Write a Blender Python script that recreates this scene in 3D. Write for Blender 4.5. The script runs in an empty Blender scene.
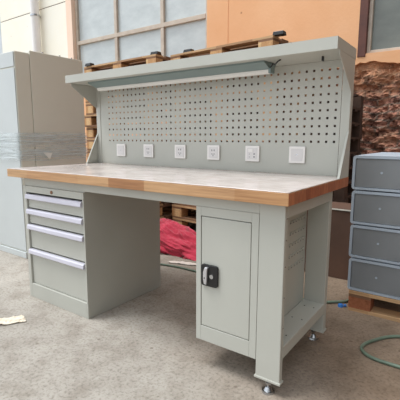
import bpy, bmesh, math, random
from mathutils import Vector, Matrix, noise
random.seed(7)
S = bpy.context.scene
C = S.collection
PI = math.pi
# ------------------------------------------------------------------ materials
def nt(name):
    m = bpy.data.materials.new(name); m.use_nodes = True
    t = m.node_tree; b = t.nodes['Principled BSDF']
    return m, t, b
def N(t, typ, **kw):
    n = t.nodes.new(typ)
    for k, v in kw.items(): setattr(n, k, v)
    return n
def srgb(r, g, b):
    f = lambda c: (c/255/12.92) if c/255 <= .04045 else ((c/255+.055)/1.055)**2.4
    return (f(r), f(g), f(b), 1)
def ramp(t, fac, stops):
    r = N(t, 'ShaderNodeValToRGB'); e = r.color_ramp.elements
    while len(e) < len(stops): e.new(.5)
    for i, (p, c) in enumerate(stops): e[i].position = p; e[i].color = c
    t.links.new(fac, r.inputs['Fac']); return r.outputs['Color']
def coords(t, scale=(1,1,1), kind='Object', rot=(0,0,0)):
    tc = N(t, 'ShaderNodeTexCoord'); mp = N(t, 'ShaderNodeMapping')
    mp.inputs['Scale'].default_value = scale; mp.inputs['Rotation'].default_value = rot
    t.links.new(tc.outputs[kind], mp.inputs['Vector']); return mp.outputs['Vector']
def noise_n(t, vec, scale, detail=4, rough=.55):
    n = N(t, 'ShaderNodeTexNoise'); n.inputs['Scale'].default_value = scale
    n.inputs['Detail'].default_value = detail; n.inputs['Roughness'].default_value = rough
    t.links.new(vec, n.inputs['Vector']); return n.outputs['Fac']
def bump(t, b, h, strength=.3, dist=.01):
    n = N(t, 'ShaderNodeBump'); n.inputs['Strength'].default_value = strength; n.inputs['Distance'].default_value = dist
    t.links.new(h, n.inputs['Height']); t.links.new(n.outputs['Normal'], b.inputs['Normal'])
def mix(t, fac, a, b_, mode='MIX'):
    m = N(t, 'ShaderNodeMix', data_type='RGBA', blend_type=mode)
    for sock, v in ((m.inputs[0], fac), (m.inputs[6], a), (m.inputs[7], b_)):
        if hasattr(v, 'links') or isinstance(v, bpy.types.NodeSocket): t.links.new(v, sock)
        else: sock.default_value = v
    return m.outputs[2]
def vary(name, c1, c2, scale=6, rough=.5, metal=0, bmp=0, bs=60, stretch=(1,1,1), spec=.5, coat=0, kind='Object'):
    m, t, b = nt(name); v = coords(t, stretch, kind)
    f = noise_n(t, v, scale)
    t.links.new(ramp(t, f, [(.3, c1), (.7, c2)]), b.inputs['Base Color'])
    b.inputs['Roughness'].default_value = rough; b.inputs['Metallic'].default_value = metal
    b.inputs['Specular IOR Level'].default_value = spec; b.inputs['Coat Weight'].default_value = coat
    if bmp: bump(t, b, noise_n(t, v, bs, 3), bmp, .004)
    return m
M = {}
M['paint'] = vary('grey_green_powder_coat', srgb(180,180,171), srgb(186,186,177), 3, .42, bmp=.05, bs=500)
M['paint_side'] = M['paint']
M['handle'] = vary('brushed_aluminium_handle', srgb(200,198,210), srgb(212,210,222), 4, .35, metal=.15)
M['pallet_darkest'] = vary('old_dark_wood', srgb(60,44,36), srgb(84,62,50), 8, .9, bmp=.2)  # very dark brown wood of the narrow pallets
M['steel'] = vary('zinc_steel', srgb(170,172,175), srgb(205,207,210), 20, .25, metal=1)
M['black'] = vary('black_plastic', srgb(18,18,19), srgb(28,28,30), 8, .35)
M['chrome'] = vary('polished_latch_metal', srgb(200,200,205), srgb(225,225,230), 8, .28, metal=.8)
M['white'] = vary('white_plastic', srgb(228,224,220), srgb(236,232,228), 8, .35)
M['socket_dark'] = vary('socket_slot_black', srgb(25,25,27), srgb(40,40,42), 8, .5)
M['socket_grey'] = vary('socket_insert_grey', srgb(212,208,206), srgb(220,216,214), 8, .4)
M['locker'] = vary('grey_locker_paint', srgb(222,220,207), srgb(227,225,213), 2.5, .38, bmp=.04, bs=200)
M['locker_face'] = vary('pale_door_paint', srgb(194,199,199), srgb(202,207,207), 2.5, .4)
M['lamp_body'] = vary('lamp_housing_grey', srgb(118,134,132), srgb(128,144,142), 4, .4)
M['lamp_tube'] = vary('lamp_diffuser', srgb(215,214,208), srgb(225,224,218), 4, .35)
M['bin_frame'] = vary('blue_grey_plastic', srgb(166,178,190), srgb(178,190,202), 5, .4)
M['bin_front'] = vary('dark_grey_plastic_drawer', srgb(124,128,131), srgb(134,138,141), 5, .4)
M['brown'] = vary('dark_brown_board', srgb(84,62,50), srgb(98,72,58), 5, .7)
M['pipe'] = vary('white_painted_pipe', srgb(236,232,228), srgb(246,242,240), 3, .5)
M['frame_brown'] = vary('brown_window_paint', srgb(84,50,42), srgb(104,62,50), 9, .6)
M['frame_pale'] = vary('pale_window_paint', srgb(188,172,156), srgb(206,192,176), 9, .6)
M['hose'] = vary('green_hose_rubber', srgb(88,106,90), srgb(116,134,116), 12, .4)
M['blue'] = vary('blue_plastic', srgb(40,110,190), srgb(60,130,205), 12, .4)
M['paper'] = vary('white_paper', srgb(235,235,228), srgb(248,248,242), 12, .7)
M['rag'] = vary('off_white_rag', srgb(205,192,182), srgb(232,222,212), 25, .9, bmp=.3)
M['litter'] = vary('pale_scrap', srgb(205,190,168), srgb(236,226,208), 30, .85)
M['hole'] = M['socket_dark']

def wood(name, cols, cell, axis, rough=.55, grain=(1.5,40,40), coat=0):
    """solid wood built up of blocks along one axis, each block with its own tone"""
    m, t, b = nt(name)
    tc = N(t, 'ShaderNodeTexCoord'); sep = N(t, 'ShaderNodeSeparateXYZ'); t.links.new(tc.outputs['Object'], sep.inputs[0])
    d = N(t, 'ShaderNodeMath', operation='DIVIDE'); t.links.new(sep.outputs[axis], d.inputs[0]); d.inputs[1].default_value = cell
    wn0 = noise_n(t, tc.outputs['Object'], .8, 0)
    fl = N(t, 'ShaderNodeMath', operation='FLOOR'); t.links.new(d.outputs[0], fl.inputs[0])
    wn = N(t, 'ShaderNodeTexWhiteNoise', noise_dimensions='1D'); t.links.new(fl.outputs[0], wn.inputs['W'])
    base = ramp(t, wn.outputs['Value'], [(i/(len(cols)-1), c) for i, c in enumerate(cols)])
    mp = N(t, 'ShaderNodeMapping'); mp.inputs['Scale'].default_value = grain; t.links.new(tc.outputs['Object'], mp.inputs['Vector'])
    g = noise_n(t, mp.outputs['Vector'], 2.5, 6, .65)
    gc = ramp(t, g, [(.25, (.62,.55,.5,1)), (.6, (1,1,1,1))])
    t.links.new(mix(t, 1.0, base, gc, 'MULTIPLY'), b.inputs['Base Color'])
    b.inputs['Roughness'].default_value = rough; b.inputs['Coat Weight'].default_value = coat
    bump(t, b, g, .15, .002)
    return m
M['edge_front'] = wood('beech_front_edge', [srgb(192,146,102), srgb(204,164,120), srgb(164,114,74), srgb(186,138,92), srgb(208,168,126)], .23, 'X')
M['edge_side'] = wood('beech_end_grain', [srgb(176,104,66), srgb(150,84,52), srgb(192,122,82), srgb(162,92,58)], .052, 'Y', grain=(30,30,6))
M['pallet'] = wood('pallet_wood', [srgb(186,146,104), srgb(222,188,146), srgb(160,118,84), srgb(204,166,122)], .4, 'X', .8)
M['pallet_dark'] = wood('weathered_pallet_wood', [srgb(128,94,70), srgb(158,120,88), srgb(104,78,60)], .4, 'X', .85)
M['block'] = wood('pallet_block_wood', [srgb(222,176,122), srgb(196,146,98), srgb(232,196,146)], .07, 'X', .8, grain=(20,20,30))
M['block_red'] = wood('reddish_block_wood', [srgb(150,92,62), srgb(170,106,72)], .07, 'X', .8, grain=(20,20,30))

def make_film():
    m, t, b = nt('milky_protective_film'); v = coords(t, (1,1,1))
    n = noise_n(t, v, 5, 5, .6); n2 = noise_n(t, coords(t, (3,14,1)), 4, 4)
    c = ramp(t, n2, [(.35, srgb(204,191,184)), (.6, srgb(216,205,199)), (.8, srgb(236,228,224))])
    t.links.new(c, b.inputs['Base Color'])
    t.links.new(ramp(t, n, [(.35, (.10,.10,.10,1)), (.7, (.25,.25,.25,1))]), b.inputs['Roughness'])
    bump(t, b, noise_n(t, coords(t, (2,9,1)), 4, 5), .25, .004)
    return m
M['film'] = make_film()
def make_wrap():
    m, t, b = nt('stretch_wrap_film'); v = coords(t, (1.2,1.2,26))
    n = noise_n(t, v, 3, 5, .6)
    b.inputs['Base Color'].default_value = srgb(228,236,238); b.inputs['Roughness'].default_value = .18
    t.links.new(ramp(t, n, [(.42, (.12,.12,.12,1)), (.62, (.7,.7,.7,1))]), b.inputs['Alpha'])
    bump(t, b, n, .6, .01)
    return m
M['wrap'] = make_wrap()
def make_fabric():
    m, t, b = nt('crimson_cloth'); v = coords(t)
    n = noise_n(t, v, 9, 5, .6)
    t.links.new(ramp(t, n, [(.3, srgb(166,32,56)), (.7, srgb(204,50,78))]), b.inputs['Base Color'])
    b.inputs['Roughness'].default_value = .85; b.inputs['Sheen Weight'].default_value = .3
    bump(t, b, noise_n(t, v, 26, 5), .5, .02); return m
M['fabric'] = make_fabric()
def make_floor():
    m, t, b = nt('worn_concrete'); v = coords(t)
    big = noise_n(t, v, 1.1, 5, .6); mid = noise_n(t, v, 7, 6, .65); fine = noise_n(t, v, 70, 4, .7)
    c = ramp(t, big, [(.3, srgb(156,149,140)), (.5, srgb(170,164,155)), (.72, srgb(183,177,168))])
    c = mix(t, 1, c, ramp(t, mid, [(.32, (.72,.69,.66,1)), (.55, (1,1,1,1))]), 'MULTIPLY')
    c = mix(t, 1, c, ramp(t, fine, [(.32, (.62,.6,.57,1)), (.5, (1,1,1,1)), (.75, (1.1,1.1,1.08,1))]), 'MULTIPLY')
    # dusty brown brick tint plus painted-in shade, stronger rightward and by the wall
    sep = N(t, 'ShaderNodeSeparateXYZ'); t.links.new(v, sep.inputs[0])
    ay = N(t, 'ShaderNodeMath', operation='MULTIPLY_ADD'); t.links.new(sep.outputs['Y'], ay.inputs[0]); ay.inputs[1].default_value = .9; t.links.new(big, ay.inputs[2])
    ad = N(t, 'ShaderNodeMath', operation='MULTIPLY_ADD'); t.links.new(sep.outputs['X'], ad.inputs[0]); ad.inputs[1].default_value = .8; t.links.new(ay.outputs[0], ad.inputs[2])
    dust_shade = ramp(t, ad.outputs[0], [(.0, (0,0,0,1)), (.9, (1,1,1,1))])
    c = mix(t, dust_shade, c, mix(t, 1, c, srgb(206,186,168), 'MULTIPLY'))
    # pebbles and spots of grit
    vo = N(t, 'ShaderNodeTexVoronoi'); vo.inputs['Scale'].default_value = 9; t.links.new(v, vo.inputs['Vector'])
    spots = ramp(t, vo.outputs['Distance'], [(.05, (.55,.5,.46,1)), (.1, (1,1,1,1))])
    c = mix(t, .8, c, mix(t, 1, c, spots, 'MULTIPLY'))
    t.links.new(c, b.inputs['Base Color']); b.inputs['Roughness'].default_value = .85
    wv = N(t, 'ShaderNodeTexWave'); wv.inputs['Scale'].default_value = 9; wv.inputs['Distortion'].default_value = 3
    t.links.new(coords(t, rot=(0,0,.5)), wv.inputs['Vector'])
    h = N(t, 'ShaderNodeMath', operation='ADD'); t.links.new(fine, h.inputs[0])
    h2 = N(t, 'ShaderNodeMath', operation='MULTIPLY'); t.links.new(wv.outputs['Fac'], h2.inputs[0]); h2.inputs[1].default_value = .35
    t.links.new(h2.outputs[0], h.inputs[1])
    bump(t, b, h.outputs[0], .45, .006); return m
M['floor'] = make_floor()
def make_plaster(name, a, b2):
    m, t, b = nt(name); v = coords(t)
    n = noise_n(t, v, 1.6, 5, .6)
    c = ramp(t, n, [(.3, a), (.7, b2)])
    vo = N(t, 'ShaderNodeTexVoronoi'); vo.inputs['Scale'].default_value = 3.2; t.links.new(v, vo.inputs['Vector'])
    c = mix(t, 1, c, ramp(t, vo.outputs['Distance'], [(.035, (.6,.5,.45,1)), (.06, (1,1,1,1))]), 'MULTIPLY')
    t.links.new(c, b.inputs['Base Color']); b.inputs['Roughness'].default_value = .9
    bump(t, b, noise_n(t, v, 30, 5), .2, .01); return m
M['peach'] = make_plaster('peach_wall_paint', srgb(232,174,128), srgb(239,186,142))
M['cream'] = make_plaster('cream_wall_daylit', srgb(253,246,228), srgb(254,250,238))  # cream plaster with strong daylight painted into its near-white colour
M['pink'] = make_plaster('pink_reveal_paint', srgb(250,218,196), srgb(252,224,202))
def make_brick():
    m, t, b = nt('broken_brick_and_mortar'); v = coords(t)
    br = N(t, 'ShaderNodeTexBrick'); br.inputs['Scale'].default_value = 1; br.inputs['Brick Width'].default_value = .24
    br.inputs['Row Height'].default_value = .075; br.inputs['Mortar Size'].default_value = .012
    br.inputs['Color1'].default_value = srgb(200,146,124); br.inputs['Color2'].default_value = srgb(168,118,102); br.inputs['Mortar'].default_value = srgb(150,128,114)
    w = noise_n(t, v, 4, 4); wm = N(t, 'ShaderNodeVectorMath', operation='ADD')
    sep = coords(t, rot=(PI/2,0,0)); t.links.new(sep, wm.inputs[0])
    cc = N(t, 'ShaderNodeCombineXYZ'); ml = N(t, 'ShaderNodeMath', operation='MULTIPLY'); ml.inputs[1].default_value = .12
    t.links.new(w, ml.inputs[0]); t.links.new(ml.outputs[0], cc.inputs[0]); t.links.new(ml.outputs[0], cc.inputs[1])
    t.links.new(cc.outputs[0], wm.inputs[1]); t.links.new(wm.outputs[0], br.inputs['Vector'])
    n = noise_n(t, v, 8, 8, .8); n2 = noise_n(t, v, 3, 5, .6)
    c = mix(t, 1, br.outputs['Color'], ramp(t, n, [(.38, (.22,.19,.19,1)), (.5, (.9,.88,.86,1)), (.64, (1.2,1.12,1.05,1))]), 'MULTIPLY')
    c = mix(t, ramp(t, n2, [(.52, (0,0,0,1)), (.62, (.55,.55,.55,1))]), c, srgb(196,146,116))
    sz = N(t, 'ShaderNodeSeparateXYZ'); t.links.new(v, sz.inputs[0])
    az = N(t, 'ShaderNodeMath', operation='MULTIPLY_ADD'); t.links.new(n, az.inputs[0]); az.inputs[1].default_value = 1.3; t.links.new(sz.outputs['Z'], az.inputs[2])
    c = mix(t, ramp(t, az.outputs[0], [(0, (0,0,0,1)), (.5, (0,0,0,1)), (1, (.8,.8,.8,1))]), c, c)
    az2 = N(t, 'ShaderNodeMapRange'); t.links.new(az.outputs[0], az2.inputs[0]); az2.inputs[1].default_value = 2.02; az2.inputs[2].default_value = 2.5
    c = mix(t, az2.outputs[0], c, srgb(222,164,122))
    t.links.new(c, b.inputs['Base Color']); b.inputs['Roughness'].default_value = .95
    bump(t, b, n, .9, .04); return m
M['brick'] = make_brick()
def make_glass(name, a, b2):
    m, t, b = nt(name); v = coords(t, (1,1,2))
    t.links.new(ramp(t, noise_n(t, v, 3, 6, .65), [(.3, a), (.7, b2)]), b.inputs['Base Color'])
    b.inputs['Roughness'].default_value = .3; b.inputs['Coat Weight'].default_value = .4; b.inputs['Coat Roughness'].default_value = .06
    return m
M['glass_light'] = make_glass('dusty_window_glass', srgb(182,189,190), srgb(204,210,210))
M['glass_dark'] = make_glass('dim_window_glass', srgb(100,104,98), srgb(118,122,114))

# ------------------------------------------------------------------ mesh helpers
class MB:
    def __init__(s): s.v = []; s.f = []; s.mi = []
    def add(s, vs, fs, mi=0):
        o = len(s.v); s.v += [tuple(v) for v in vs]
        for f in fs: s.f.append([o+i for i in f]); s.mi.append(mi)
        return s
    def box(s, x0, x1, y0, y1, z0, z1, mi=0, top=None, M_=None):
        # top = (dx, dy) inset of the upper face
        tx, ty = top or (0, 0)
        vs = [(x0,y0,z0),(x1,y0,z0),(x1,y1,z0),(x0,y1,z0),(x0+tx,y0+ty,z1),(x1-tx,y0+ty,z1),(x1-tx,y1-ty,z1),(x0+tx,y1-ty,z1)]
        if M_: vs = [M_ @ Vector(v) for v in vs]
        return s.add(vs, [(0,3,2,1),(4,5,6,7),(0,1,5,4),(1,2,6,5),(2,3,7,6),(3,0,4,7)], mi)
    def prism(s, prof, a, b, axis='x', mi=0):
        # prof: counter-clockwise 2D outline, extruded from a to b along an axis
        n = len(prof)
        def pt(p, t):
            return {'x': (t, p[0], p[1]), 'y': (p[0], t, p[1]), 'z': (p[0], p[1], t)}[axis]
        vs = [pt(p, a) for p in prof] + [pt(p, b) for p in prof]
        fs = [tuple(range(n))[::-1], tuple(range(n, 2*n))] + [(i, (i+1) % n, n+(i+1) % n, n+i) for i in range(n)]
        return s.add(vs, fs, mi)
    def cyl(s, p0, p1, r0, r1=None, n=16, mi=0):
        r1 = r0 if r1 is None else r1
        p0, p1 = Vector(p0), Vector(p1); d = (p1-p0).normalized()
        a = d.orthogonal().normalized(); b = d.cross(a)
        vs = [p0+(a*math.cos(2*PI*i/n)+b*math.sin(2*PI*i/n))*r0 for i in range(n)] + [p1+(a*math.cos(2*PI*i/n)+b*math.sin(2*PI*i/n))*r1 for i in range(n)]
        return s.add(vs, [tuple(range(n))[::-1], tuple(range(n, 2*n))] + [(i, (i+1) % n, n+(i+1) % n, n+i) for i in range(n)], mi)
    def tube(s, pts, r, n=10, mi=0):
        pts = [Vector(p) for p in pts]; o = []
        vs = []; up = Vector((0,0,1))
        for i, p in enumerate(pts):
            d = (pts[min(i+1, len(pts)-1)]-pts[max(i-1, 0)]).normalized()
            a = d.cross(up); a = a.normalized() if a.length > 1e-4 else Vector((1,0,0)); b = d.cross(a)
            vs += [p+(a*math.cos(2*PI*k/n)+b*math.sin(2*PI*k/n))*r for k in range(n)]
        fs = [(i*n+k, i*n+(k+1) % n, (i+1)*n+(k+1) % n, (i+1)*n+k) for i in range(len(pts)-1) for k in range(n)]
        fs += [tuple(range(n))[::-1], tuple(range((len(pts)-1)*n, len(pts)*n))]
        return s.add(vs, fs, mi)
def origin_of(o):
    v = Vector((0,0,0))
    while o: v += o.location; o = o.parent
    return v
def obj(name, mb, mats, parent=None, loc=None, bev=0, smooth=False):
    """links the mesh; its points are given in world space; loc is where the origin goes"""
    if not isinstance(mats, (list, tuple)): mats = [mats]
    base = origin_of(parent) if parent else Vector((0,0,0))
    org = Vector(loc) if loc else base
    me = bpy.data.meshes.new(name)
    me.from_pydata([tuple(Vector(v)-org) for v in mb.v], [], mb.f)
    for m in mats: me.materials.append(m)
    for p, i in zip(me.polygons, mb.mi): p.material_index = i; p.use_smooth = smooth
    bm = bmesh.new(); bm.from_mesh(me); bmesh.ops.recalc_face_normals(bm, faces=bm.faces); bm.to_mesh(me); bm.free()
    o = bpy.data.objects.new(name, me); C.objects.link(o)
    if parent: o.parent = parent
    o.location = org-base
    if bev:
        b = o.modifiers.new('bevel', 'BEVEL'); b.width = bev; b.segments = 2; b.limit_method = 'ANGLE'; b.angle_limit = .7
    return o
def tag(o, label=None, cat=None, group=None, kind=None):
    if label: o['label'] = label
    if cat: o['category'] = cat
    if group: o['group'] = group
    if kind: o['kind'] = kind
    return o
def thing(name, loc, label, cat, rz=0, group=None):
    o = bpy.data.objects.new(name, None); C.objects.link(o)
    o.location = loc; o.rotation_euler = (0,0,rz); o.empty_display_size = .1
    return tag(o, label, cat, group)
def copy_tree(o, parent=None):
    kids = list(o.children); c = o.copy(); C.objects.link(c)
    if parent: c.parent = parent
    for k in kids: copy_tree(k, c)
    return c
def structure(name, mb, mats, **kw):
    return tag(obj(name, mb, mats, **kw), kind='structure')

# ------------------------------------------------------------------ ground and wall
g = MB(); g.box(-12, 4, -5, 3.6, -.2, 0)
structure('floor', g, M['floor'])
YW = 3.2
def wall_mesh():
    m = MB()
    xs = [-12, -7.75, -6.9, -5.3, -2.55, -.63, 1.6, 4]
    # plaster: cream with painted-in daylight left of the first big window, peach to the right, with openings left out
    def w(x0, x1, z0, z1, mi): m.box(x0, x1, YW, YW+.3, z0, z1, mi)
    w(-12, -9.6, 0, 5, 1); w(-9.6, -7.62, 0, 1.7, 1); w(-9.6, -7.62, 4.4, 5, 1)
    w(-7.62, -5.33, 0, 3.285, 1); w(-7.62, -5.33, 3.30, 5, 1)
    m.box(-7.62, -5.33, YW+.012, YW+.3, 3.285, 3.30, 3)
    m.box(-5.45, -5.30, YW-.03, YW+.12, 1.2, 5, 2)
    w(-5.33, -2.55, 0, 1.75, 0); w(-5.33, -2.55, 4.4, 5, 0)
    w(-2.55, -2.24, 1.2, 5, 0)
    w(-2.24, -2.228, 1.2, 5, 0); w(-2.21, -.63, 2.6, 5, 0); w(-2.55, -2.21, 0, 1.2, 0)
    m.box(-2.228, -2.21, YW+.005, YW+.3, 1.2, 5, 0)
    w(-.63, 1.4, 4.2, 5, 0); w(1.4, 4, 2.6, 5, 0)
    return m
wm = wall_mesh()
# ragged lower border of the plaster on the right where it has come away from the bricks
def ragged(x0, x1, ztop):
    n = int((x1-x0)/.03); top = []; bot = []
    for i in range(n+1):
        x = x0+(x1-x0)*i/n
        z = 1.75+.07*noise.noise(Vector((x*3.1, 5, 0)))+.05*noise.noise(Vector((x*14, 1, 0)))
        top.append((x, ztop)); bot.append((x, z))
    for i in range(n):
        wm.prism([bot[i], bot[i+1], top[i+1], top[i]], YW-.0, YW+.10, 'y', 0)
ragged(-2.21, -.63, 2.6); ragged(-.63, 1.4, 1.86); ragged(1.4, 4, 2.6)
structure('wall_back', wm, [M['peach'], M['cream'], M['pink'], M['frame_brown']])
# bare rough bricks under it
b = MB(); nx, nz = 260, 110
X0, X1 = -2.3, 4
vs = []
for j in range(nz+1):
    for i in range(nx+1):
        x = X0+(X1-X0)*i/nx; z = 1.825*j/nz
        d = noise.fractal(Vector((x*9, z*10, 2.3)), .6, 2.0, 6)*.06+abs(noise.noise(Vector((x*6, z*8, 8))))*.05
        if z > 1.7: d = max(d, .02)*1.0
        vs.append((x, YW+.03+min(max(d, -.028), .09), z))
fs = [(j*(nx+1)+i, j*(nx+1)+i+1, (j+1)*(nx+1)+i+1, (j+1)*(nx+1)+i) for j in range(nz) for i in range(nx)]
b.add(vs, fs); b.box(X0, X1, YW+.13, YW+.3, 0, 1.825)
structure('trim_1', b, M['brick'])
# plaster sill edge band under the right window
sb = MB(); n = 60
prof = []
def window(name, x0, x1, z0, z1, vbars, hbars, fm, gm, fw=.05, y=YW+.07, extra=None):
    f = MB()
    f.box(x0, x0+fw, y-.03, y+.05, z0, z1); f.box(x1-fw, x1, y-.03, y+.05, z0, z1)
    f.box(x0+fw, x1-fw, y-.03, y+.05, z0, z0+fw); f.box(x0+fw, x1-fw, y-.03, y+.05, z1-fw, z1)
    zs = sorted([z0+fw]+[v for h in hbars for v in (h-.03, h+.03)]+[z1-fw])
    for vx in vbars: 
        for a, c in zip(zs[::2], zs[1::2]): f.box(vx-.03, vx+.03, y-.03, y+.045, a, c)
    for h in hbars: f.box(x0+fw, x1-fw, y-.035, y+.045, h-.03, h+.03)
    o = structure(name, f, fm, bev=.004)
    xe = [x0+fw]+[v for q in vbars for v in (q-.03, q+.03)]+[x1-fw]
    for a, c in zip(xe[::2], xe[1::2]):
        for d, e in zip(zs[::2], zs[1::2]):
            p = MB(); p.box(a, c, y+.01, y+.016, d, e); obj('pane', p, gm, o)
    return o
window('window_1', -5.3, -2.55, 1.75, 4.4, [-4.32, -3.36], [2.585, 3.5], M['frame_pale'], M['glass_light'])
w2 = window('window_2', -.55, 1.4, 1.86, 4.2, [.45], [3.2], M['frame_pale'], M['glass_dark'], fw=.035)
f = MB(); f.box(-.63, -.55, YW-.01, YW+.2, 1.83, 4.2); f.box(1.36, 1.4, YW+.1, YW+.2, 1.86, 4.2)
tag(obj('outer_frame', f, M['frame_brown'], w2, bev=.004), 'dark brown outer window frame')
window('window_3', -9.6, -7.62, 1.7, 4.4, [-8.6], [2.6], M['frame_pale'], M['glass_light'])
# pipe on the wall
p = MB(); p.cyl((-6.25, YW-.10, 0), (-6.25, YW-.10, 4.9), .075, n=20)
pp = tag(obj('drain_pipe', p, M['pipe'], loc=(-6.25, YW-.1, 0), smooth=False), 'white vertical drain pipe fixed to the daylit cream wall left of the big window', 'pipe')
for z in (2.4, 3.15):
    q = MB(); q.cyl((-6.25, YW-.10, z), (-6.25, YW-.10, z+.03), .084, n=20); q.box(-6.27, -6.23, YW-.05, YW, z, z+.03); obj('bracket', q, M['steel'], pp)

# ------------------------------------------------------------------ workbench
W, D, H, T = 1.806, .736, .8, .045
YL = .045          # front of the legs
wb = thing('workbench', (-W/2, D/2, 0), 'grey-green steel workbench with a beech top, pegboard back panel and overhead shelf', 'workbench')
# tabletop
t = MB()
t.add([(-W,0,H-T),(0,0,H-T),(0,D,H-T),(-W,D,H-T),(-W,0,H),(0,0,H),(0,D,H),(-W,D,H)], [(0,3,2,1)], 0)
t.add(t.v[:8], [(4,5,6,7)], 0); t.add(t.v[:8], [(0,1,5,4)], 0); t.add(t.v[:8], [(2,3,7,6)], 0)
t.add(t.v[:8], [(1,2,6,5)], 1); t.add(t.v[:8], [(3,0,4,7)], 1)
top = obj('tabletop', t, [M['edge_front'], M['edge_side']], wb)
bm = bmesh.new(); bm.from_mesh(top.data); bmesh.ops.remove_doubles(bm, verts=bm.verts, dist=1e-5); bmesh.ops.recalc_face_normals(bm, faces=bm.faces); bm.to_mesh(top.data); bm.free()
bv = top.modifiers.new('bevel', 'BEVEL'); bv.width = .002; bv.segments = 2
# wrinkled protective film on the top
f = MB(); nx, ny = 90, 30; vs = []
for j in range(ny+1):
    for i in range(nx+1):
        x = -W+.002+(W-.004)*i/nx; y = .002+(.690)*j/ny
        z = H+.0012+.0011*max(0, noise.noise(Vector((x*5, y*12, 0)))+.1)+.0010*max(0, noise.noise(Vector((x*11+y*6, y*3, 4))))
        vs.append((x, y, z))
fs = [(j*(nx+1)+i, j*(nx+1)+i+1, (j+1)*(nx+1)+i+1, (j+1)*(nx+1)+i) for j in range(ny) for i in range(nx)]
f.add(vs, fs)
fo = obj('protective_film', f, M['film'], top, smooth=True)
so = fo.modifiers.new('solid', 'SOLIDIFY'); so.thickness = .001; so.offset = 1
tag(fo, 'milky wrinkled plastic film on the tabletop')
# legs with a folded outer flange, foot plates and levelling feet
def leg(x0, x1, y0, y1, z0=.056, z1=H-T):
    o = obj('leg', MB().box(x0, x1, y0, y1, z0, z1), M['paint'], wb, bev=.003)
    pl = MB().box(x0-.004, x1+.004, y0-.004, y1+.004, z0-.005, z0+.004); obj('foot_plate', pl, M['paint'], o, bev=.001)
    cx, cy = (x0+x1)/2, (y0+y1)/2
    ft = MB(); ft.cyl((cx,cy,0), (cx,cy,.008), .026, .024, 20); ft.cyl((cx,cy,.008), (cx,cy,.022), .018, .010, 20); ft.cyl((cx,cy,.02), (cx,cy,z0-.005), .006, n=12); ft.cyl((cx,cy,.034), (cx,cy,.042), .013, n=6)
    tag(obj('levelling_foot', ft, M['steel'], o), 'shiny zinc levelling foot')
    return o
XR, XI = -.0285, -.131
lf = leg(XI, XR, YL, YL+.026); leg(XI, XR, .552, .590)
leg(-1.778, -1.728, .552, .590)
for z in (.70, .62, .52, .40, .28):
    rv = MB().cyl((XR-.002, YL+.013, z), (XR+.002, YL+.013, z), .003, n=10)
    obj('rivet', rv, M['steel'], lf)
# end frame: top beam, lower rail with punched holes
obj('top_beam', MB().box(XI, XR, YL+.026, .552, .70, H-T), M['paint'], wb, bev=.002)
obj('back_beam', MB().box(-1.728, XI, .556, .588, .68, H-T), M['paint'], wb, bev=.002)
rail = obj('lower_rail', MB().box(XI, XR, YL+.026, .552, .150, .200), M['paint'], wb, bev=.002)
for (x, y) in ((-.055,.16),(-.10,.16),(-.055,.33),(-.10,.33),(-.055,.48),(-.10,.48)):
    hl = MB().cyl((x,y,.1995), (x,y,.2008), .0035, n=12)
    obj('bolt_hole', hl, M['socket_dark'], rail)
obj('front_beam', MB().box(-1.152, XI, YL+.002, YL+.026, .709, H-T), M['paint'], wb, bev=.002)
obj('left_spacer', MB().box(-1.72, -1.152, YL+.01, YL+.06, .702, H-T), M['paint'], wb, bev=.002)
# hanging cupboard beside the right leg
cx0, cx1, cz0, cz1 = -.422, XI-.001, .124, .709
body = MB()
body.box(cx0, cx0+.025, YL, .545, cz0, cz1); body.box(cx1-.030, cx1, YL, .545, cz0, cz1)
body.box(cx0+.025, cx1-.030, YL, .545, cz1-.038, cz1); body.box(cx0+.025, cx1-.030, YL, .545, cz0, cz0+.067)
body.box(cx0+.025, cx1-.030, .53, .545, cz0+.067, cz1-.038)
cb = obj('cupboard', body, M['paint'], wb, bev=.0015)
# louvred outer side of the cupboard
for r in range(5):
    for k in range(6):
        y = .345+k*.032; z = .625-r*.052
        lv_o = MB().prism([(y, z-.006), (y+.014, z-.004), (y+.014, z+.006), (y, z+.004)], cx1, cx1+.0045, 'x', 0)
        lv = MB().prism([(y, z-.010), (y+.015, z-.008), (y+.014, z-.003), (y, z-.005)], cx1, cx1+.001, 'x', 0)
        obj('louvre', lv_o, M['paint'], cb); obj('louvre_slot', lv, M['socket_dark'], cb)
gp = 0.003
dx0, dx1, dz0, dz1 = cx0+.025+gp, cx1-.030-gp, cz0+.067+gp, cz1-.038-gp
door = obj('cupboard_door', MB().box(dx0, dx1, YL+.001, YL+.02, dz0, dz1), M['paint'], wb, bev=.002)
bk = MB().box(dx0-gp, dx1+gp, YL+.018, YL+.022, dz0-gp, dz1+gp)  # black sheet behind the door, closing the gap round it
obj('door_backing', bk, M['socket_dark'], cb)
# black latch with a swinging metal lever
def rrect(x0, x1, z0, z1, r, n=5):
    pts = []
    for cx, cz, a0 in ((x1-r,z0+r,-PI/2),(x1-r,z1-r,0),(x0+r,z1-r,PI/2),(x0+r,z0+r,PI)):
        for i in range(n+1):
            a = a0+PI/2*i/n; pts.append((cx+r*math.cos(a), cz+r*math.sin(a)))
    return pts
hx0, hx1, hz0, hz1 = -.390, -.308, .378, .470
lt = obj('latch', MB().prism(rrect(hx0, hx1, hz0, hz1, .012), YL-.010, YL+.001, 'y'), M['black'], door, bev=.002)
tag(lt, 'black rounded square door latch')
lm = MB()
lm.prism([(hx0+.022,.388),(hx0+.034,.388),(hx0+.036,.410),(hx0+.036,.440),(hx0+.040,.462),(hx0+.026,.462),(hx0+.018,.440),(hx0+.018,.412)], YL-.022, YL-.009, 'y')
tag(obj('latch_lever', lm, M['chrome'], door, bev=.003), 'bright metal latch lever')
lk = MB(); 
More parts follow.
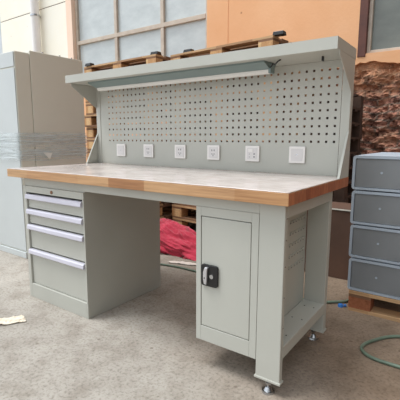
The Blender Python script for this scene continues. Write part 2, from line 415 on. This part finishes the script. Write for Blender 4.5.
lk.cyl((hx0+.055, YL-.009, .424), (hx0+.055, YL-.014, .424), .010, .009, 20); obj('key_lock', lk, M['steel'], door)
sl = MB(); sl.cyl((hx0+.026, YL-.0215, .416), (hx0+.026, YL-.0228, .416), .003, n=10); obj('latch_screw', sl, M['socket_dark'], door)

# uprights, pegboard, shelf
YP = .700
def upright(x0, x1):
    obj('upright', MB().box(x0, x1, YP-.004, D, H, 1.354), M['paint'], wb, bev=.002)
upright(-.0445, -.002); upright(-W+.003, -W+.045)
gus_low = [(YP-.003, H+.001), (YP-.003, 1.02), (.583, H+.001)]
gus_top = [(.488, 1.353), (.488, 1.335), (YP-.003, 1.20), (YP-.003, 1.353)]
for x in (-.004, -W+.003):
    for pr in (gus_low, gus_top):
        obj('gusset', MB().prism(pr, x, x+.003, 'x'), M['paint'], wb)
    # folded lip along the sloping edge
    (ya, za), (yb, zb) = (.583, H+.001), (YP-.003, 1.02)
    s_ = -1 if x > -1 else 1
    xa, xb = (x-.008, x) if x > -1 else (x+.003, x+.011)
    obj('gusset_lip', MB().prism([(ya, za), (ya+.004, za), (yb, zb-.006), (yb, zb)], xa, xb, 'x'), M['paint'], wb)
PX0, PX1, PZ0, PZ1 = -W+.045, -.047, H+.002, 1.353
pitch, hs = .0381, .0056
xc = [-.070-i*pitch for i in range(43)][::-1]
zc = [.970+j*pitch for j in range(10)]
xb_ = [PX0]+[v for c in xc for v in (c-hs, c+hs)]+[PX1]
zb_ = [PZ0]+[v for c in zc for v in (c-hs, c+hs)]+[PZ1]
pg = bmesh.new(); grid = {}
for j, z in enumerate(zb_):
    for i, x in enumerate(xb_): grid[i, j] = pg.verts.new((x-wb.location.x, YP-wb.location.y, z))
for j in range(len(zb_)-1):
    for i in range(len(xb_)-1):
        if i % 2 == 1 and j % 2 == 1: continue
        pg.faces.new((grid[i,j], grid[i+1,j], grid[i+1,j+1], grid[i,j+1]))
me = bpy.data.meshes.new('pegboard'); pg.to_mesh(me); pg.free(); me.materials.append(M['paint'])
po = bpy.data.objects.new('pegboard', me); C.objects.link(po); po.parent = wb
so = po.modifiers.new('solid', 'SOLIDIFY'); so.thickness = .0015; so.offset = -1
tag(po, 'steel back panel punched with rows of square holes')
# overhead shelf: a tray folded down at the front, with closed ends
ys0, zs0, zs1 = .445, 1.350, 1.399
sh = MB()
sh.prism([(ys0, zs0+.004), (ys0+.003, zs0), (D, zs0), (D, zs0+.004), (ys0+.006, zs0+.006)], -W, 0, 'x') if False else None
sh.box(-W, 0, ys0, D, zs1-.003, zs1)                       # upper skin
sh.box(-W, 0, ys0, ys0+.003, zs0, zs1-.003)                # front lip
sh.box(-W+.003, -.003, ys0+.003, D-.003, zs0+.004, zs0+.007)
sh.box(-.003, 0, ys0+.003, D, zs0+.003, zs1-.003); sh.box(-W, -W+.003, ys0+.003, D, zs0+.003, zs1-.003)
sh.box(-W+.003, -.003, D-.003, D, zs0+.004, zs1-.003)
sho = obj('overhead_shelf', sh, M['paint'], wb)
# lamp under the shelf
lx0, lx1, ly = -1.66, -.365, .60
hb = MB(); hb.prism([(ly-.085, 1.3535), (ly-.085, 1.346), (ly-.022, 1.323), (ly+.022, 1.323), (ly+.05, 1.346), (ly+.05, 1.3535)], lx0, lx1, 'x')
lh = tag(obj('lamp_housing', hb, M['lamp_body'], wb), 'long dark grey lamp housing under the shelf')
tb = MB()
pr = [(ly-.019+.038*(0.5-0.5*math.cos(a)), 1.322-.020*math.sin(a)) for a in [PI*i/10 for i in range(11)]]
tb.prism(pr, lx0+.01, lx1-.008, 'x')
tag(obj('lamp_diffuser', tb, M['lamp_tube'], lh), 'pale lamp diffuser strip')
ec = MB(); ec.box(lx1-.008, lx1+.006, ly-.022, ly+.022, 1.304, 1.352)
tag(obj('lamp_end_cap', ec, M['lamp_body'], lh, bev=.002), 'dark lamp end cap')
cbm = MB(); cbm.tube([(lx1+.01, ly-.03, 1.33), (lx1+.03, ly-.05, 1.338), (lx1+.045, ly-.055, 1.336), (lx1+.06, ly-.06, 1.346), (lx1+.075, ly-.062, 1.352)], .0035, 8)
obj('lamp_cable', cbm, M['black'], lh, smooth=True)
obj('cable_clip', MB().box(-.110, -.104, .58, .60, 1.334, 1.3535), M['black'], sho)

# sockets along the back panel
def rr_box(m, x0, x1, z0, z1, r, ya, yb): return m.prism(rrect(x0, x1, z0, z1, r), ya, yb, 'y')
sx = [-1.549, -1.288, -1.018, -.768, -.510, -.252]
names = ['blank-looking single', 'two-slot', 'two-slot', 'two-slot', 'five-hole switched', 'single jack']
for i, x in enumerate(sx):
    z = .903; h = .043
    m = MB(); rr_box(m, x-h, x+h, z-h, z+h, .004, YP-.011, YP-.001)
    s = obj('wall_socket', m, M['white'], wb, loc=(x, YP, z), bev=.002)
    ins = MB(); rr_box(ins, x-.031, x+.031, z-.031, z+.031, .003, YP-.0125, YP-.011)
    obj('socket_face', ins, M['socket_grey'], s)
    d = MB(); yy = YP-.0125
    if i in (1, 2, 3):
        for dx in (-.008, .008): d.box(x+dx-.002, x+dx+.002, yy-.0006, yy, z+.008, z+.018)
        d.box(x-.012, x-.003, yy-.0006, yy, z-.010, z-.007, 0); d.box(x+.003, x+.012, yy-.0006, yy, z-.010, z-.007, 0); d.box(x-.0015, x+.0015, yy-.0006, yy, z-.022, z-.013)
    elif i == 4:
        for dz in (-.002, -.018): obj('socket_slot', MB().box(x+.010, x+.017, yy-.0006, yy, z+dz-.003, z+dz+.003), M['socket_dark'], s)
        for dz in (-.002, -.018): obj('socket_slot', MB().box(x-.018, x-.013, yy-.0006, yy, z+dz-.002, z+dz+.0005), M['socket_dark'], s)
    elif i == 5:
        d.box(x-.004, x+.004, yy-.0006, yy, z-.002, z+.004)
    else:
        d.box(x-.006, x+.006, yy-.0004, yy, z-.002, z-.0005)
    if d.v: obj('socket_slot', d, M['socket_dark'] if i not in (0, 5) else M['steel'], s)
    if i == 4:
        rk = MB(); rk.box(x-.024, x+.006, YP-.0155, YP-.012, z+.008, z+.026); obj('rocker_switch', rk, M['white'], s, bev=.001)
    s['label'] = 'white square socket plate with ' + ['a plain face', 'two upright slots', 'two upright slots', 'two upright slots', 'a rocker switch and five holes', 'one small jack'][i]

# ------------------------------------------------------------------ drawer cabinet
qx0, qx1, qy0, qy1, qz = -1.720, -1.152, YL, .644, .702
dc = thing('drawer_cabinet', ((qx0+qx1)/2, (qy0+qy1)/2, 0), 'grey-green steel cabinet of four drawers under the left end of the workbench', 'cabinet')
c = MB(); s = .030
c.box(qx0, qx0+s, qy0, qy1, 0, qz); c.box(qx1-.012, qx1, qy0, qy1, 0, qz)
c.box(qx0+s, qx1-.012, qy0, qy1, qz-.038, qz); c.box(qx0+s, qx1-.012, qy0, qy1, 0, .090); c.box(qx0+s, qx1-.012, qy1-.01, qy1, .09, qz-.038)
obj('carcass', c, M['paint'], dc, bev=.002)
ix0, ix1 = qx0+s+.002, qx1-.014
tops = [.657, .565, .470, .316]; bots = [.569, .474, .320, .093]
for zt, zb in zip(tops, bots):
    d = MB(); d.box(ix0, ix1, qy0+.012, qy0+.03, zb, zt-.004)
    d.box(ix0+.01, ix1-.01, qy0+.03, qy1-.05, zb+.006, zt-.02)
    do = obj('drawer', d, M['paint'], dc, bev=.0015)
    hp = MB(); hp.prism([(qy0+.012, zt-.003), (qy0-.004, zt-.004), (qy0-.010, zt-.010), (qy0-.012, zt-.028), (qy0-.008, zt-.033), (qy0+.004, zt-.034), (qy0+.012, zt-.038)][::-1], ix0, ix1, 'x')
    tag(obj('handle', hp, M['handle'], do), 'silver full-width drawer pull')
k = MB(); k.cyl((-1.430, qy0-.004, .682), (-1.430, qy0+.002, .682), .009, .010, 16)
lkk = tag(obj('key_lock', k, vary('copper_lock', srgb(120,84,64), srgb(150,108,80), 8, .35, metal=.6), dc), 'small round copper key lock')

# ------------------------------------------------------------------ grey cabinets at the left, wrapped in film
lx = -2.455
la = thing('steel_cabinet', (lx-.3, .53, 0), 'slim pale-fronted grey steel cabinet standing at the far left edge, nearer of the two', 'cabinet')
a = MB(); a.box(lx-.95, lx, .47, .592, .05, 1.645); obj('body', a, M['locker'], la, bev=.004)
obj('door_panel', MB().box(lx-.44, lx-.006, .462, .470, .06, 1.52), M['locker_face'], la, bev=.003)
obj('door_panel', MB().box(lx-.94, lx-.45, .462, .470, .06, 1.52), M['locker_face'], la, bev=.003)
obj('top_panel', MB().box(lx-.94, lx-.006, .462, .470, 1.53, 1.64), M['locker_face'], la, bev=.003)
obj('plinth', MB().box(lx-.95, lx-.001, .455, .592, 0, .05), M['locker_face'], la, bev=.003)
lb = thing('steel_cabinet', (lx-.3, .85, 0), 'deep olive-grey steel cabinet behind the slim one, its bare side towards the workbench', 'cabinet')
a = MB(); a.box(lx-.95, lx, .597, 1.105, .0, 1.668); obj('body', a, M['locker'], lb, bev=.005)
for y in (.72, .88, 1.0):
    a = MB().cyl((lx-.012, y, 1.668), (lx-.012, y, 1.676), .007, n=10)
    obj('top_screw', a, M['steel'], lb)
# film round both
wr = MB(); prof = [(lx-.96, .4535), (lx+.005, .4535), (lx+.005, 1.112)]
def strip(z0, z1, off):
    rows = 5; path = []
    for (x0, y0), (x1, y1) in zip(prof[:-1], prof[1:]):
        for i in range(24): path.append((x0+(x1-x0)*i/24, y0+(y1-y0)*i/24, 1 if x0 == x1 else 0))
    path.append((*prof[-1], 1)); vs = []
    for j in range(rows+1):
        for i, (x, y, side) in enumerate(path):
            d = off+.004*abs(noise.noise(Vector((x*6, y*6, j*2.3+z0))))
            z = z0+(z1-z0)*j/rows+.02*noise.noise(Vector((x*2.2, y*2.2, z0*5+j)))
            vs.append((x+(d if side else 0), y-(0 if side else d), z))
    n = len(path)
    wr.add(vs, [(j*n+i, j*n+i+1, (j+1)*n+i+1, (j+1)*n+i) for j in range(rows) for i in range(n-1)])
strip(.80, 1.03, 0); strip(.93, 1.02, .004); strip(.82, .90, .005)
sf = tag(obj('stretch_film', wr, M['wrap'], loc=(lx, .8, .8), smooth=True), 'clear wrinkled stretch film wound round the grey cabinets at the left', 'plastic film')
tr = MB(); tr.prism([(.655, .868), (.742, .862), (.712, .806)], lx+.016, lx+.018, 'x')
tag(obj('paper_tag', tr, M['paper'], sf), 'white triangular paper tag')

# ------------------------------------------------------------------ pallets
def make_pallet(PW=1.2, PD=1.0, PH=.14, dark=.0, bm_='block'):
    r = bpy.data.objects.new('wooden_pallet', None); C.objects.link(r); r.empty_display_size = .1
    hb_ = PH-.02-.02-.018
    for k in range(7):
        y = -PD/2+k*(PD-.11)/6
        obj('deck_board', MB().box(-PW/2, PW/2, y, y+.11, PH-.018, PH), M['pallet_dark'] if k % 2 else M['pallet'], r)
    for x in (-PW/2, -.07, PW/2-.14):
        obj('stringer', MB().box(x, x+.14, -PD/2, PD/2, PH-.038, PH-.018), M['pallet_dark'], r)
        for y in (-PD/2, -.05, PD/2-.10):
            obj('block', MB().box(x, x+.14, y, y+.10, .018, PH-.038), M[bm_], r)
    for y in (-PD/2, -.05, PD/2-.10):
        obj('bottom_board', MB().box(-PW/2, PW/2, y, y+.10, 0, .018), M['pallet_dark'], r)
    return r
pal = make_pallet()
ORD = ['bottom', 'second', 'third', 'fourth', 'fifth', 'sixth', 'seventh', 'eighth', 'ninth', 'tenth', 'eleventh', 'twelfth', 'topmost']
first = True
def stack(x, y, rz, n, where, group):
    global first
    for k in range(n):
        o = pal if first else copy_tree(pal)
        first = False
        j = (random.uniform(-.03,.03), random.uniform(-.02,.02), random.uniform(-.02,.02)) if k < n-1 else (0,0,0)
        o.location = (x+j[0], y+j[1], k*.1402); o.rotation_euler = (0,0,rz+j[2])
        od = 'topmost' if k == n-1 else ORD[k]+(' up' if k else '')
        tag(o, f'wooden pallet, {od} in {where}', 'pallet', group)
stack(-2.80, 2.36, R_ := math.radians(-3), 13, 'the tall stack beside the grey cabinets', 'pallets in the left stack')
stack(-1.50, 2.40, math.radians(-6), 13, 'the tall stack behind the pegboard middle', 'pallets in the middle stack')

for (x, y, rz, lab) in ((-3.33, 1.90, -.05, 'small black cap on the left corner of the left pallet stack'), (-2.27, 1.88, -.05, 'small black cap on the right corner of the left pallet stack'), (-1.93, 1.99, -.1, 'small black cap near the left end of the middle pallet stack'), (-.92, 1.89, -.1, 'small black cap on the right corner of the middle pallet stack')):
    m_ = MB(); m_.box(x-.05, x+.05, y-.035, y+.035, 13*.1402, 13*.1402+.032, top=(.006,.006))
    tag(obj('corner_cap', m_, M['black'], loc=(x, y, 13*.1402), bev=.004), lab, 'cap', 'black caps on the pallet stacks')
np_ = None
for k in range(10):
    if np_ is None:
        np_ = o = bpy.data.objects.new('narrow_pallet', None); C.objects.link(o)
        for x in (-.15, .05): 
            for y in (-.25, .15): obj('block', MB().box(x, x+.10, y, y+.10, .018, .122), M['pallet_darkest'], o)
        for y in (-.25, -.05, .15): obj('deck_board', MB().box(-.15, .15, y, y+.10, .122, .14), M['pallet_darkest'], o)
        for x in (-.15, .05): obj('bottom_board', MB().box(x, x+.10, -.25, .25, 0, .018), M['pallet_darkest'], o)
    else: o = copy_tree(np_)
    o.location = (-.625+random.uniform(-.012,.012), 2.72, k*.1402)
    tag(o, 'narrow dark pallet, '+('topmost' if k == 9 else ORD[k]+(' up' if k else ''))+' in the short stack against the bare bricks', 'pallet', 'narrow pallets by the bricks')
# pallet under the grey bins
pr_ = bpy.data.objects.new('wooden_pallet', None); C.objects.link(pr_)
tag(pr_, 'low reddish wooden pallet on the floor carrying the grey plastic drawers', 'pallet')
pr_.location = (.48, 1.37, 0)
for k in range(5): obj('deck_board', MB().box(-.03, .99, 1.01+k*.155, 1.01+k*.155+.1, .102, .12), M['pallet'], pr_)
for x in (-.03, .43, .87):
    obj('stringer', MB().box(x, x+.12, 1.01, 1.73, .085, .102), M['pallet_dark'], pr_)
    for y in (1.012, 1.32, 1.628): obj('block', MB().box(x, x+.12, y, y+.1, .018, .085), M['block_red'], pr_)
for y in (1.01, 1.32, 1.63): obj('bottom_board', MB().box(-.03, .99, y, y+.1, 0, .018), M['pallet'], pr_)

# ------------------------------------------------------------------ grey plastic drawers
bw, bd, bh = .30, .70, .1935
def make_bin():
    r = bpy.data.objects.new('storage_drawer', None); C.objects.link(r)
    bx = MB(); bx.prism(rrect(-bw/2, bw/2, .003, bh-.003, .014), -bd/2+.012, bd/2, 'y')
    obj('shell', bx, M['bin_frame'], r, bev=.004)
    f = MB(); o_ = rrect(-bw/2, bw/2, .003, bh-.003, .016); i_ = rrect(-bw/2+.014, bw/2-.012, .016, bh-.018, .006); n = len(o_)
    ya, yb = -bd/2, -bd/2+.014
    vs = [(x,ya,z) for x,z in o_]+[(x,ya,z) for x,z in i_]+[(x,yb,z) for x,z in o_]+[(x,yb,z) for x,z in i_]
    fs = []
    for k in range(n):
        l = (k+1) % n
        fs += [(k,l,n+l,n+k), (2*n+l,2*n+k,3*n+k,3*n+l), (l,k,2*n+k,2*n+l), (n+k,n+l,3*n+l,3*n+k)]
    f.add(vs, fs); obj('rim', f, M['bin_frame'], r)
    d = MB(); d.prism(rrect(-bw/2+.016, bw/2-.014, .018, bh-.020, .005), -bd/2+.003, -bd/2+.012, 'y')
    do = tag(obj('drawer_front', d, M['bin_front'], r, bev=.002), 'dark grey drawer front')
    k = MB(); k.cyl((.0, -bd/2+.003, bh*.52), (.0, -bd/2+.0015, bh*.52), .006, n=14); obj('centre_mark', k, M['bin_frame'], do)
    return r
bin0 = make_bin()
nm = ['bottom of the stack, resting on the pallet', 'second of the stack from the pallet', 'third of the stack from the pallet', 'top of the stack, its pale lid showing']
for k in range(4):
    o = bin0 if k == 0 else copy_tree(bin0)
    o.location = (.108-.004*k, 1.015+bd/2, .1205+k*(bh+.001))
    tag(o, 'grey plastic storage drawer, '+nm[k], 'plastic drawer', 'stacked grey plastic drawers on the pallet')

# brown carton standing behind
bc = thing('brown_carton', (-.5, 1.66, 0), 'tall dark brown carton on the floor behind the right rear leg of the workbench', 'carton')
obj('body', MB().box(-.92, -.115, 1.5, 1.82, 0, .50), M['brown'], bc, bev=.004)
tag(obj('top_edge', MB().box(-.92, -.115, 1.494, 1.4995, .494, .502), M['locker'], bc), 'pale strip along the top of the carton')

# ------------------------------------------------------------------ red cloth bundle
bm = bmesh.new(); bmesh.ops.create_icosphere(bm, subdivisions=6, radius=1)
for v in bm.verts:
    p = v.co.copy()
    base = Vector((p.x*.56, p.y*.20, p.z*.125))
    n1 = noise.fractal(Vector((p.x*2.0, p.y*2.4, p.z*2.4)), 1, 2, 4)*.04
    rg = (1-abs(noise.noise(Vector((p.x*3.4+p.z*2.1, p.y*3.0, p.z*3.6+p.x*1.2)))))**4*.035
    q = base+p.normalized()*(n1+rg)
    q.z += .045-.20*(q.x)
    if q.z < .012: q.z = .002+max(0, q.z)*.2
    if q.x > .25: q.z *= 1-.25*(q.x-.25)
    v.co = q
me = bpy.data.meshes.new('cloth_bundle'); bm.to_mesh(me); bm.free(); me.materials.append(M['fabric'])
for p in me.polygons: p.use_smooth = True
o = bpy.data.objects.new('cloth_bundle', me); C.objects.link(o); o.location = (-1.66, 1.43, 0)
tag(o, 'crumpled crimson cloth bundle on the floor behind the workbench', 'cloth')

# ------------------------------------------------------------------ small things on the floor
def smooth_path(pts, n=12):
    P = [Vector(p) for p in pts]; out = []
    for i in range(len(P)-1):
        a, b_, c_, d_ = P[max(i-1,0)], P[i], P[i+1], P[min(i+2,len(P)-1)]
        for k in range(n):
            t_ = k/n
            out.append(.5*((2*b_)+(c_-a)*t_+(2*a-5*b_+4*c_-d_)*t_*t_+(3*b_-a-3*c_+d_)*t_**3))
    out.append(P[-1]); return out
h = MB(); h.tube(smooth_path([(-1.75,.95,.008),(-1.5,.975,.008),(-1.25,1.01,.008),(-.9,.99,.008),(-.5,.96,.008),(-.22,1.0,.008),(-.12,1.06,.008),(-.055,1.15,.008),(-.05,1.45,.008)]), .008)
tag(obj('hose', h, M['hose'], loc=(-.9,.93,0), smooth=True), 'thin green hose running along the floor behind the workbench', 'hose')
h = MB(); h.tube(smooth_path([(.75,.86,.008),(.5,.88,.008),(.273,.826,.008),(.17,.70,.008),(.143,.60,.008),(.20,.54,.008),(.318,.531,.008),(.5,.53,.008),(.8,.6,.008)]), .008)
tag(obj('hose', h, M['hose'], loc=(.3,.7,0), smooth=True), 'green hose lying in a loop on the floor at the right edge', 'hose')
c = MB(); c.cyl((-.077,1.03,0), (-.077,1.03,.014), .016, .014, 18); c.cyl((-.077,1.03,.014), (-.077,1.03,.017), .011, .009, 18)
c.cyl((-.048,1.045,.008), (-.062,1.04,.008), .008, n=12)
tag(obj('bottle_cap', c, M['blue'], loc=(-.077,1.03,0)), 'small blue plastic cap on the floor near the pallet', 'cap')
def scrap(name, pts, z, mat, label, cat, loc):
    b_ = bmesh.new(); vs = [b_.verts.new((x-loc[0], y-loc[1], z)) for x, y in pts]; b_.faces.new(vs)
    bmesh.ops.triangulate(b_, faces=b_.faces); bmesh.ops.subdivide_edges(b_, edges=b_.edges, cuts=4, use_grid_fill=True)
    for v in b_.verts: v.co.z += .004+.012*abs(noise.noise(Vector((v.co.x*30, v.co.y*30, 3))))
    me = bpy.data.meshes.new(name); b_.to_mesh(me); b_.free(); me.materials.append(mat)
    o = bpy.data.objects.new(name, me); C.objects.link(o); o.location = (loc[0], loc[1], 0)
    s_ = o.modifiers.new('solid', 'SOLIDIFY'); s_.thickness = .003; s_.offset = -1
    return tag(o, label, cat)
scrap('rag', [(-1.43,1.055),(-1.36,1.075),(-1.27,1.10),(-1.19,1.135),(-1.22,1.165),(-1.30,1.15),(-1.38,1.12),(-1.45,1.085)], .002, M['rag'], 'small off-white rag on the floor in front of the crimson cloth', 'rag', (-1.33,1.1))
scrap('scrap', [(-1.52,-.30),(-1.455,-.265),(-1.425,-.21),(-1.40,-.175),(-1.42,-.165),(-1.455,-.205),(-1.475,-.20),(-1.47,-.150),(-1.49,-.145),(-1.50,-.20),(-1.55,-.24)], .002, M['litter'], 'pale torn scrap lying on the concrete at the left edge', 'litter', (-1.48,-.23))

# ------------------------------------------------------------------ light
wd = bpy.data.worlds.new('world'); S.world = wd; wd.use_nodes = True
t = wd.node_tree; bg = t.nodes['Background']
tc = N(t, 'ShaderNodeTexCoord'); sp = N(t, 'ShaderNodeSeparateXYZ'); t.links.new(tc.outputs['Generated'], sp.inputs[0])
# open bright sky towards the front left, buildings dim it on the right
m1 = N(t, 'ShaderNodeMath', operation='MULTIPLY_ADD'); t.links.new(sp.outputs['X'], m1.inputs[0]); m1.inputs[1].default_value = -.50; m1.inputs[2].default_value = .16
m2 = N(t, 'ShaderNodeMath', operation='MULTIPLY_ADD'); t.links.new(sp.outputs['Z'], m2.inputs[0]); m2.inputs[1].default_value = .70; m3 = N(t, 'ShaderNodeMath', operation='MULTIPLY_ADD'); t.links.new(sp.outputs['Y'], m3.inputs[0]); m3.inputs[1].default_value = -.38
t.links.new(m1.outputs[0], m3.inputs[2]); t.links.new(m3.outputs[0], m2.inputs[2])
t.links.new(ramp(t, m2.outputs[0], [(0, (.07,.062,.055,1)), (.45, (.66,.68,.70,1)), (1, (1.36,1.46,1.56,1))]), bg.inputs['Color'])
bg.inputs['Strength'].default_value = 1.1
sn = bpy.data.lights.new('sun', 'SUN'); sn.energy = 2.5; sn.angle = math.radians(24); sn.color = (1, .985, .96)
so_ = bpy.data.objects.new('sun', sn); C.objects.link(so_)
dirv = Vector((.38, .24, -1.0)); so_.rotation_euler = dirv.to_track_quat('-Z', 'Y').to_euler(); so_.location = (-4,-4,5)
# ------------------------------------------------------------------ camera
cam = bpy.data.cameras.new('camera'); co = bpy.data.objects.new('camera', cam); C.objects.link(co)
yaw, pit, rol, fpx = .6199, .1564, .0027, 389.7
F = Vector((-math.sin(yaw)*math.cos(pit), math.cos(yaw)*math.cos(pit), -math.sin(pit)))
Rv = Vector((math.cos(yaw), math.sin(yaw), 0)); U = Rv.cross(F)
Rv, U = math.cos(rol)*Rv+math.sin(rol)*U, -math.sin(rol)*Rv+math.cos(rol)*U
mt = Matrix((Rv, U, -F)).transposed().to_4x4(); mt.translation = Vector((.5142657, -1.2393498, .9841962))
co.matrix_world = mt
cam.sensor_fit = 'HORIZONTAL'; cam.sensor_width = 36; cam.lens = fpx*36/400; cam.clip_start = .01
S.camera = co
S.view_settings.view_transform = 'Standard'; S.view_settings.look = 'None'; S.view_settings.exposure = 0.0; S.view_settings.gamma = 1
S.view_settings.use_curve_mapping = False
